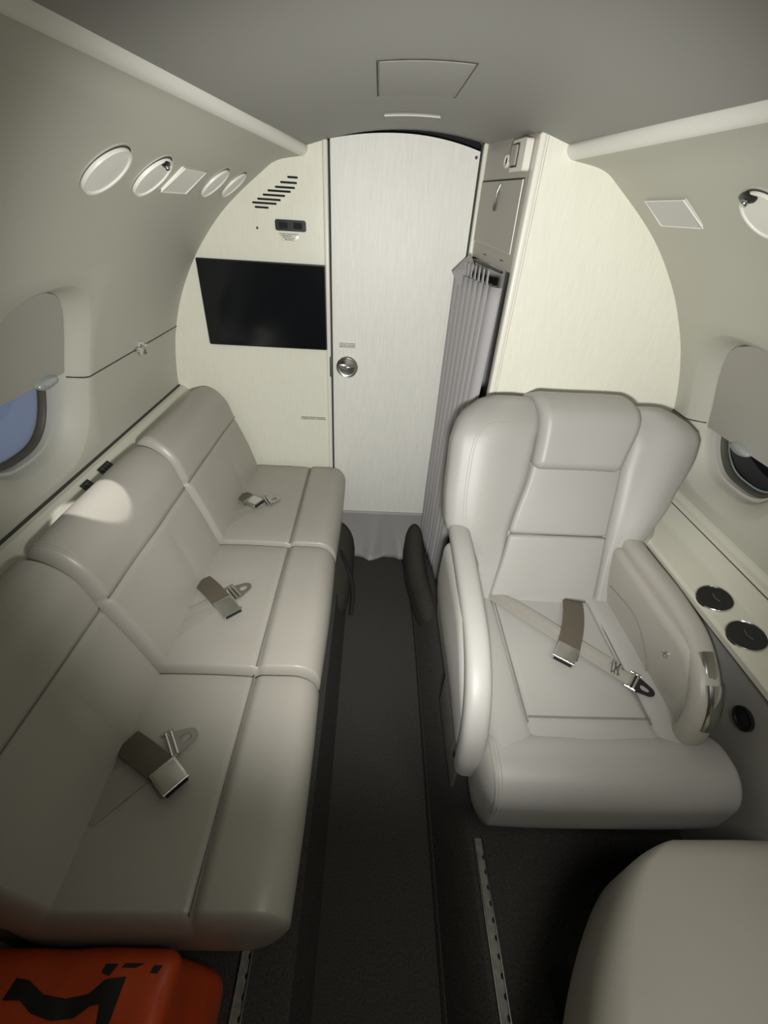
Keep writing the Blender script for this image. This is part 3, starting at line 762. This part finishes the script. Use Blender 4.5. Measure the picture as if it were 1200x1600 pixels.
for i, (lab, r0_, r1_, bo, bd, to, td, wa, wb) in enumerate(belts):
    t = thing('seat_belt', lab, 'seat belt', (r0_[0], r0_[1], ZB), 'lap belts on the sofa')
    z0 = ZB+.002*i
    d = Vector((r1_[0]-r0_[0], r1_[1]-r0_[1], 0)).normalized(); wd = Vector((-d.y, d.x, 0))
    # root of the strap comes out of the crease, slightly raised
    e = Vector(bo)+Vector(bd).normalized()*.012
    pts = [Vector((r0_[0], r0_[1], z0+.004)).lerp(Vector((e.x, e.y, z0+.010)), q) + Vector((0, 0, .006*math.sin(PI*q))) for q in zs(0, 1, 8)]
    ribbon('strap', pts, .046, 'strap', t)
    buckle(t, (bo[0], bo[1], z0+.006), bd, L=.050 if i != 1 else .060)
    pts = [Vector((wa[0], wa[1], z0-.002)).lerp(Vector((wb[0], wb[1], z0+.001)), q) + Vector((0, 0, .003*math.sin(PI*q))) for q in zs(0, 1, 8)]
    ribbon('webbing', pts, .040, 'web', t)
    pts = [Vector((wa[0]-.0, wa[1]+.045, z0-.002)).lerp(Vector((wb[0]-.012, wb[1], z0+.004)), q)+Vector((0, 0, .002)) for q in zs(0, 1, 6)]
    ribbon('webbing_fold', pts, .030, 'web', t)
    tongue(t, (to[0], to[1], z0+.004), td, k=1.0)

# ------------------------------------------------------------------ the armchair
ch = thing('armchair', 'grey leather club armchair facing the camera on the right', 'armchair', (.39, .6, .12))
O = Vector((.39, .79, .40)); T = Vector((0, .42, 1)).normalized(); Nn = Vector((0, -1, .42)).normalized()
def bf(u, v, w): return tuple(O+Vector((u, 0, 0))+T*v+Nn*w+Vector((0, 0, leather_noise(u, v, w, .002, 8))))
def on_back(o): return o
# back shell
v, f = rbox((-.235, .0, -.13), (.29, .525, -.01), (.05, .05, .04), (3, 4, 1), 5, fn=lambda u, v_, w: bf(u, v_, w)); obj('back_shell', v, f, 'seat2', ch)
def wpad(name, v0, v1, ul, ur, w0, w1, r, wfn, m='seat2', mid=(8, 10, 2)):
    W_ = sum(ur(v0+(v1-v0)*q)-ul(v0+(v1-v0)*q) for q in (.1, .3, .5, .7, .9))/5
    def fn(a, b, w):
        k = a/W_+.5; u = ul(b)+(ur(b)-ul(b))*k; return bf(u, b, w+wfn(u, b, k))
    v, f = rbox((-W_/2, v0, w0), (W_/2, v1, w1), r, mid, 5, fn=fn)
    return obj(name, v, f, m, ch)
def lin(*kn):
    def g_(v):
        for (a, x), (b, y) in zip(kn, kn[1:]):
            if v <= b: q = max(0, min(1, (v-a)/(b-a))); q = q*q*(3-2*q)*.5+q*.5; return x+(y-x)*q
        return kn[-1][1]
    return g_
crown = lambda a: (lambda u, v, k: a*(1-(2*k-1)**2))
inL = lin((-.03, -.158), (.202, -.116), (.372, -.079), (.44, -.072), (.487, -.062), (.56, -.045)); inR = lin((-.03, .132), (.202, .140), (.372, .150), (.44, .160), (.487, .160), (.56, .120))
wpad('lower_back_panel', -.03, .2005, inL, inR, -.05, .004, (.010, .012, .012), crown(.010))
wpad('upper_back_panel', .2015, .385, inL, inR, -.05, .004, (.010, .012, .012), crown(.008))
# head rest: rolls over the top
hr = rpoly([(-.078, .374), (.143, .372), (.172, .49), (.165, .545), (-.092, .549), (-.072, .49)], [.008, .008, .02, .03, .03, .02], 5)
def hf_(u, v, w):
    k = sstep(.46, .56, v)
    return bf(u-.010*k, v+.012*k, w-.075*k*k)
hr = rpoly([(-.080, .370), (.143, .368), (.170, .49), (.158, .560), (-.094, .563), (-.074, .49)], [.008, .008, .02, .01, .01, .02], 5)
v, f = rbox((-.5, .0, -.10), (.5, 1.0, .030), (.10, .12, .030), (6, 8, 2), 6, fn=None)
def hmap(a, b, w):
    # a -.5..5, b 0..1 -> head rest face coordinates
    v_ = .370+.190*b
    ul = -.080+(.006)*sstep(0, .5, b)-.012*sstep(.6, 1, b); ur = .143+.030*sstep(0, .65, b)-.012*sstep(.75, 1, b)
    u = (ul+ur)/2+(ur-ul)*a
    k = sstep(.55, 1.05, b)
    return bf(u, v_, w-.055*k*k)
v = [hmap(*p) for p in v]; obj('headrest', v, f, 'seat2', ch)
# side wings (bolsters)
outL = lin((-.03, -.190), (.13, -.196), (.160, -.222), (.185, -.262), (.22, -.284), (.30, -.288), (.43, -.284), (.475, -.272), (.505, -.250), (.53, -.215), (.555, -.175))
outR = lin((-.03, .172), (.13, .192), (.165, .215), (.20, .245), (.30, .292), (.41, .333), (.45, .338), (.480, .330), (.505, .305), (.53, .265), (.55, .22))
def wingfn(sgn):
    def g_(u, v, k):
        e = (1-k) if sgn < 0 else k           # 0 at the inner seam, 1 at the outer edge
        kt = sstep(.42, .56, v)
        fwd = sstep(.10, .24, v)
        return (.004+.022*fwd*sstep(0, .6, e)-.014*fwd*sstep(.6, 1, e)) - .060*kt*kt
    return g_
wingL = wpad('side_wing', -.03, .545, outL, inL, -.07, .006, (.020, .016, .026), wingfn(-1), mid=(10, 24, 2))
wingR = wpad('side_wing', -.03, .535, inR, outR, -.07, .006, (.020, .016, .026), wingfn(1), mid=(10, 24, 2))
# seams
def bseam(pts, w, r=.0016, m='seam'): tube('seam', [bf(u, v, w) for u, v in pts], r, m, ch, n=5)
bseam([(-.113, .202), (.138, .198)], .000, .0020)
for off in (0, .006):
    pts = [(-.088, .482+off*.5), (-.17, .480+off), (-.205-off, .470+off), (-.226-off, .44), (-.236-off, .38), (-.240-off, .28), (-.232-off, .20)]
    sp2 = spline([(a, b, 0) for a, b in pts], 5)
    def onw(u, v): k = (u-outL(v))/(inL(v)-outL(v)); return Vector(bf(u, v, .0068+wingfn(-1)(u, v, k)))
    tube('stitching', [onw(p.x, p.y) for p in sp2], .0008, 'stitch', wingL, n=5)
# seat: cushion and front bolster
def seat_fn(x, y, z):
    top = sstep(.36, .41, z)
    d = -.007*(gauss(x-.249, .006)+gauss(x-.505, .006))*top*sstep(.44, .47, y)
    d += .006*(sstep(.249, .21, x)+sstep(.505, .54, x))*top
    d += .004*gauss(x-.377, .09)*top+leather_noise(x, y, z, .003)*top
    return (x, y, z+d)
v, f = rbox((.158, .385, .27), (.592, .87, .424), (.03, .03, .03), (10, 8, 2), 4, (zs(.235, .263, 8)+zs(.49, .52, 8), (), ()), seat_fn)
sc2 = obj('seat_cushion', v, f, 'seat2', ch)
def bol_fn(x, y, z):
    top = sstep(.36, .41, z); e = abs((x-.39)/.25)
    cr = 0
    return (x-.0*top, y+.006*min(1, e)**4*sstep(.44, .36, y), z-.006*min(1, e)**4*top+cr+leather_noise(x, y, z, .003)*top)
v, f = rbox((.140, .322, .238), (.640, .468, .432), (.028, .064, .066), (12, 4, 3), 6, fn=bol_fn)
fb = obj('front_bolster', v, f, 'seat2', ch)
tube('piping', [(x, .4675, .4300) for x in zs(.250, .50, 8)], .0022, 'seam', sc2, n=6)
for xx, x1 in ((.249, .253), (.505, .512)): tube('piping', [(xx+(x1-xx)*q, .462+.34*q, .4195) for q in zs(0, 1, 8)], .0020, 'seam', sc2, n=6)
for off in (0, .006, .012):
    pts = []
    for ang in zs(200, 60, 14):
        r_ = math.radians(ang); pts.append((.160+off, .388+.066*math.cos(r_)*1.01+.004, .364+.068*math.sin(r_)*1.01-.002))
    tube('stitching', pts, .0008, 'stitch', fb, n=5)
# arms: swept pads
armL = spline([(.142, .90, .595), (.140, .78, .590), (.140, .66, .570), (.139, .56, .548), (.134, .48, .512), (.129, .43, .455), (.128, .415, .39), (.132, .42, .33)], 6)
al = tube('armrest', armL, .029, 'seat2', ch, n=20, flat=.024, up=(1, 0, 0)) if False else None
def armsweep(name, path, wx, wz, m):
    P_ = [Vector(p) for p in path]; n = 20; v = []; f = []
    for i, p in enumerate(P_):
        t = (P_[min(i+1, len(P_)-1)]-P_[max(i-1, 0)]).normalized(); s = Vector((1, 0, 0)); w = s.cross(t).normalized()
        for j in range(n):
            a = 2*PI*j/n; c, s_ = math.cos(a), math.sin(a); e = .75
            v.append(p+s*wx*abs(c)**e*(1 if c > 0 else -1)+w*wz*abs(s_)**e*(1 if s_ > 0 else -1))
    for i in range(len(P_)-1):
        for j in range(n): f.append([i*n+j, i*n+(j+1) % n, (i+1)*n+(j+1) % n, (i+1)*n+j])
    f += [list(range(n)), [(len(P_)-1)*n+j for j in range(n)]]
    return obj(name, v, f, m, ch, sharp=60)
armsweep('armrest', armL, .026, .022, 'seat2')
v, f = rbox((.106, .43, .29), (.152, .86, .57), (.018, .03, .03), (2, 8, 5), 4, fn=lambda x, y, z: (x+.012*sstep(.45, .30, z)-.010*gauss(z-.46, .06)*gauss(y-.66, .16)*(1 if x < .13 else 0), y, .29+(z-.29)*(1-.42*sstep(.62, .41, y))))
obj('arm_side', v, f, 'seat2', ch)
armR = spline([(.588, .90, .578), (.588, .78, .578), (.590, .67, .577), (.586, .58, .572), (.575, .52, .560), (.566, .472, .532), (.562, .445, .485), (.560, .438, .43), (.562, .45, .38)], 6)
armsweep('armrest', armR, .025, .022, 'seat')
v, f = rbox((.545, .455, .36), (.600, .86, .575), (.012, .03, .02), (2, 8, 4), 4, fn=lambda x, y, z: (x+.010*sstep(.5, .40, z), y, z-.045*sstep(.54, .45, y)*(1 if z > .5 else 0)))
ip = obj('arm_inner_panel', v, f, 'seat', ch)
tube('arm_piping', spline([(.548, .84, .556), (.548, .68, .556), (.548, .58, .548), (.550, .52, .520), (.553, .475, .46), (.557, .465, .41)], 5), .0018, 'stitch', ch, n=5)
tube('arm_seam', spline([(.546, .80, .48), (.545, .68, .50), (.546, .60, .46), (.549, .58, .43)], 5), .0010, 'seam', ch, n=5)
lathe('arm_button', [(.008, 0), (.008, .004), (.005, .006), (.0001, .0065)], lambda u, v_, h: (.545-h, .560+u, .520+v_), 'chrome', ch, n=18)
# chrome recline lever at the front of the right arm
lev = armsweep('recline_lever', spline([(.576, .522, .575), (.574, .505, .567), (.571, .488, .556), (.568, .474, .545)], 4), .0165, .013, 'chrome')
lv2 = armsweep('recline_lever', spline([(.569, .467, .553), (.567, .448, .532), (.566, .434, .505), (.565, .427, .476)], 4), .0155, .012, 'chrome')
lv2.name = 'lever_grip'
# base
box('seat_pan', (.165, .36, .225), (.60, .85, .28), 'black', ch, r=.01)
box('pedestal', (.215, .44, .12), (.555, .82, .23), 'black', ch, r=.01)
box('frame_plate', (.118, .43, .20), (.126, .64, .34), 'rail', ch, r=.003)
lathe('frame_bolt', [(.008, 0), (.008, .004), (.004, .007), (.0001, .0075)], lambda u, v_, h: (.117-h, .445+u, .315+v_), 'chrome', ch, n=14)
# its belt
bt = thing('seat_belt', 'crossed seat belt with dark strap and chrome buckle on the armchair', 'seat belt', (.40, .63, .43))
zc_ = .4335
ribbon('webbing', spline([(.232, .815, .425), (.27, .775, .432), (.33, .712, .436), (.42, .625, .437), (.475, .576, .434), (.503, .550, .434)], 5), .030, 'web', bt)
ribbon('webbing', spline([(.240, .822, .428), (.28, .782, .436), (.34, .722, .440), (.43, .632, .440), (.47, .596, .438)], 5), .024, 'web', bt)
for q in (0, .4, .8): tube('belt_stitch', [(.462+.012*q, .570+.0-.010*q, .4385), (.482+.012*q, .604-.016*q, .4385)], .0008, 'line', bt, n=5)
tube('belt_stitch', [(.463, .570, .4385), (.494, .590, .4385)], .0008, 'line', bt, n=5); tube('belt_stitch', [(.483, .600, .4385), (.476, .562, .4385)], .0008, 'line', bt, n=5)
tongue(bt, (.498, .555, .432), (.036, -.034), 'dark', .95)
ribbon('strap', spline([(.462, .800, .428), (.445, .752, .438), (.418, .69, .446), (.392, .64, .444), (.372, .605, .442)], 5), .050, 'strap', bt)
tube('strap_anchor', [(.436, .792, .434), (.488, .782, .434)], .004, 'chrome', bt, n=8)
lathe('strap_anchor', [(.011, 0), (.011, .006), (.0001, .008)], lambda u, v_, h: (.232+u, .808+v_*.6, .422+h), 'steel', bt, n=14)
buckle(bt, (.388, .632, .436), (-.036, -.050), L=.052, Wd=.048)

# ------------------------------------------------------------------ foreground seat, bottom right
fg = thing('foreground_seat', 'grey leather seat cushion rising in the bottom right corner, facing away', 'seat', (.42, 0, .12))
def fgL(y):
    t = max(0, min(1, (y-.0)/.274)); return .196+.19*t**1.5+.05*t**12
def fg_fn(x, y, z):
    top = sstep(.34, .43, z)
    xx = x+(fgL(y)-.185)*(1-(x-.185)/.455)
    return (xx, y, z+.014*gauss(x-.45, .16)*gauss(y-.05, .2)*top)
v, f = rbox((.185, -.42, .24), (.640, .274, .438), (.05, .045, .055), (8, 40, 3), 8, fn=fg_fn)
c_ = obj('seat_cushion', v, f, 'seat', fg)
v, f = rbox((.19, -.62, .30), (.62, -.44, .85), (.07, .06, .07), (4, 2, 4), 5, fn=lambda x, y, z: (x+.02, y-.2*(z-.4), z)); obj('backrest', v, f, 'seat', fg)
box('pedestal', (.27, -.36, .12), (.58, .16, .25), 'black', fg, r=.01)

# ------------------------------------------------------------------ orange bag, bottom left
bg = thing('orange_bag', 'orange nylon bag with black printed shapes beside the sofa end', 'bag', (-.52, 0, .12))
def bag_top(x, y):
    return .006*noise.noise(Vector((x*9, y*9, 3)))+.004*noise.noise(Vector((x*25, y*21, 1)))
def bag_fn(x, y, z):
    top = sstep(.24, .33, z); d = bag_top(x, y)*top
    side = sstep(-.40, -.36, x)*(1-top)
    return (x+.030*side*sstep(.32, .18, z)+.004*noise.noise(Vector((x*8, y*20, z*20))), y+.004*noise.noise(Vector((x*15, z*15, 7))), z+d)
v, f = rbox((-.655, -.20, .122), (-.335, .149, .360), (.022, .022, .022), (26, 28, 8), 4, fn=bag_fn)
obj('bag_body', v, f, 'orange', bg)
def bag_print(poly, name='print'):
    # fine triangulated polygon draped 1 mm above the bag
    bm = bmesh.new(); vv = [bm.verts.new((-.09+(x+.09)*.924, y*.926, 0)) for x, y in poly]; bm.faces.new(vv)
    bmesh.ops.triangulate(bm, faces=bm.faces)
    for _ in range(2): bmesh.ops.subdivide_edges(bm, edges=bm.edges, cuts=1, use_grid_fill=True)
    for q in bm.verts: q.co.z = .3611+bag_top(q.co.x, q.co.y)
    vs_ = [tuple(q.co) for q in bm.verts]; bm.verts.index_update(); fs_2 = [[q.index for q in fc.verts] for fc in bm.faces]; bm.free()
    return obj('print_mark', vs_, fs_2, 'print', bg, smooth=False)
WAVE = [(-.59, .104), (-.584, .126), (-.565, .124), (-.536, .11), (-.503, .106), (-.47, .11), (-.451, .124), (-.423, .127), (-.427, .082), (-.431, .05), (-.447, .05), (-.445, .082), (-.449, .1), (-.463, .098), (-.482, .087), (-.512, .085), (-.544, .092), (-.565, .104)]
bag_print(WAVE)
tube('bag_seam', spline([(-.350, .142, .352), (-.346, .08, .3592), (-.347, 0, .3590), (-.349, -.15, .3592)], 5), .002, 'orange', bg, n=6)
for q in ([(-.461, .131), (-.459, .140), (-.440, .140), (-.448, .127)], [(-.391, .131), (-.387, .139), (-.375, .139), (-.380, .130)], [(-.435, .136), (-.43, .141), (-.402, .141), (-.414, .136)]): bag_print(q)
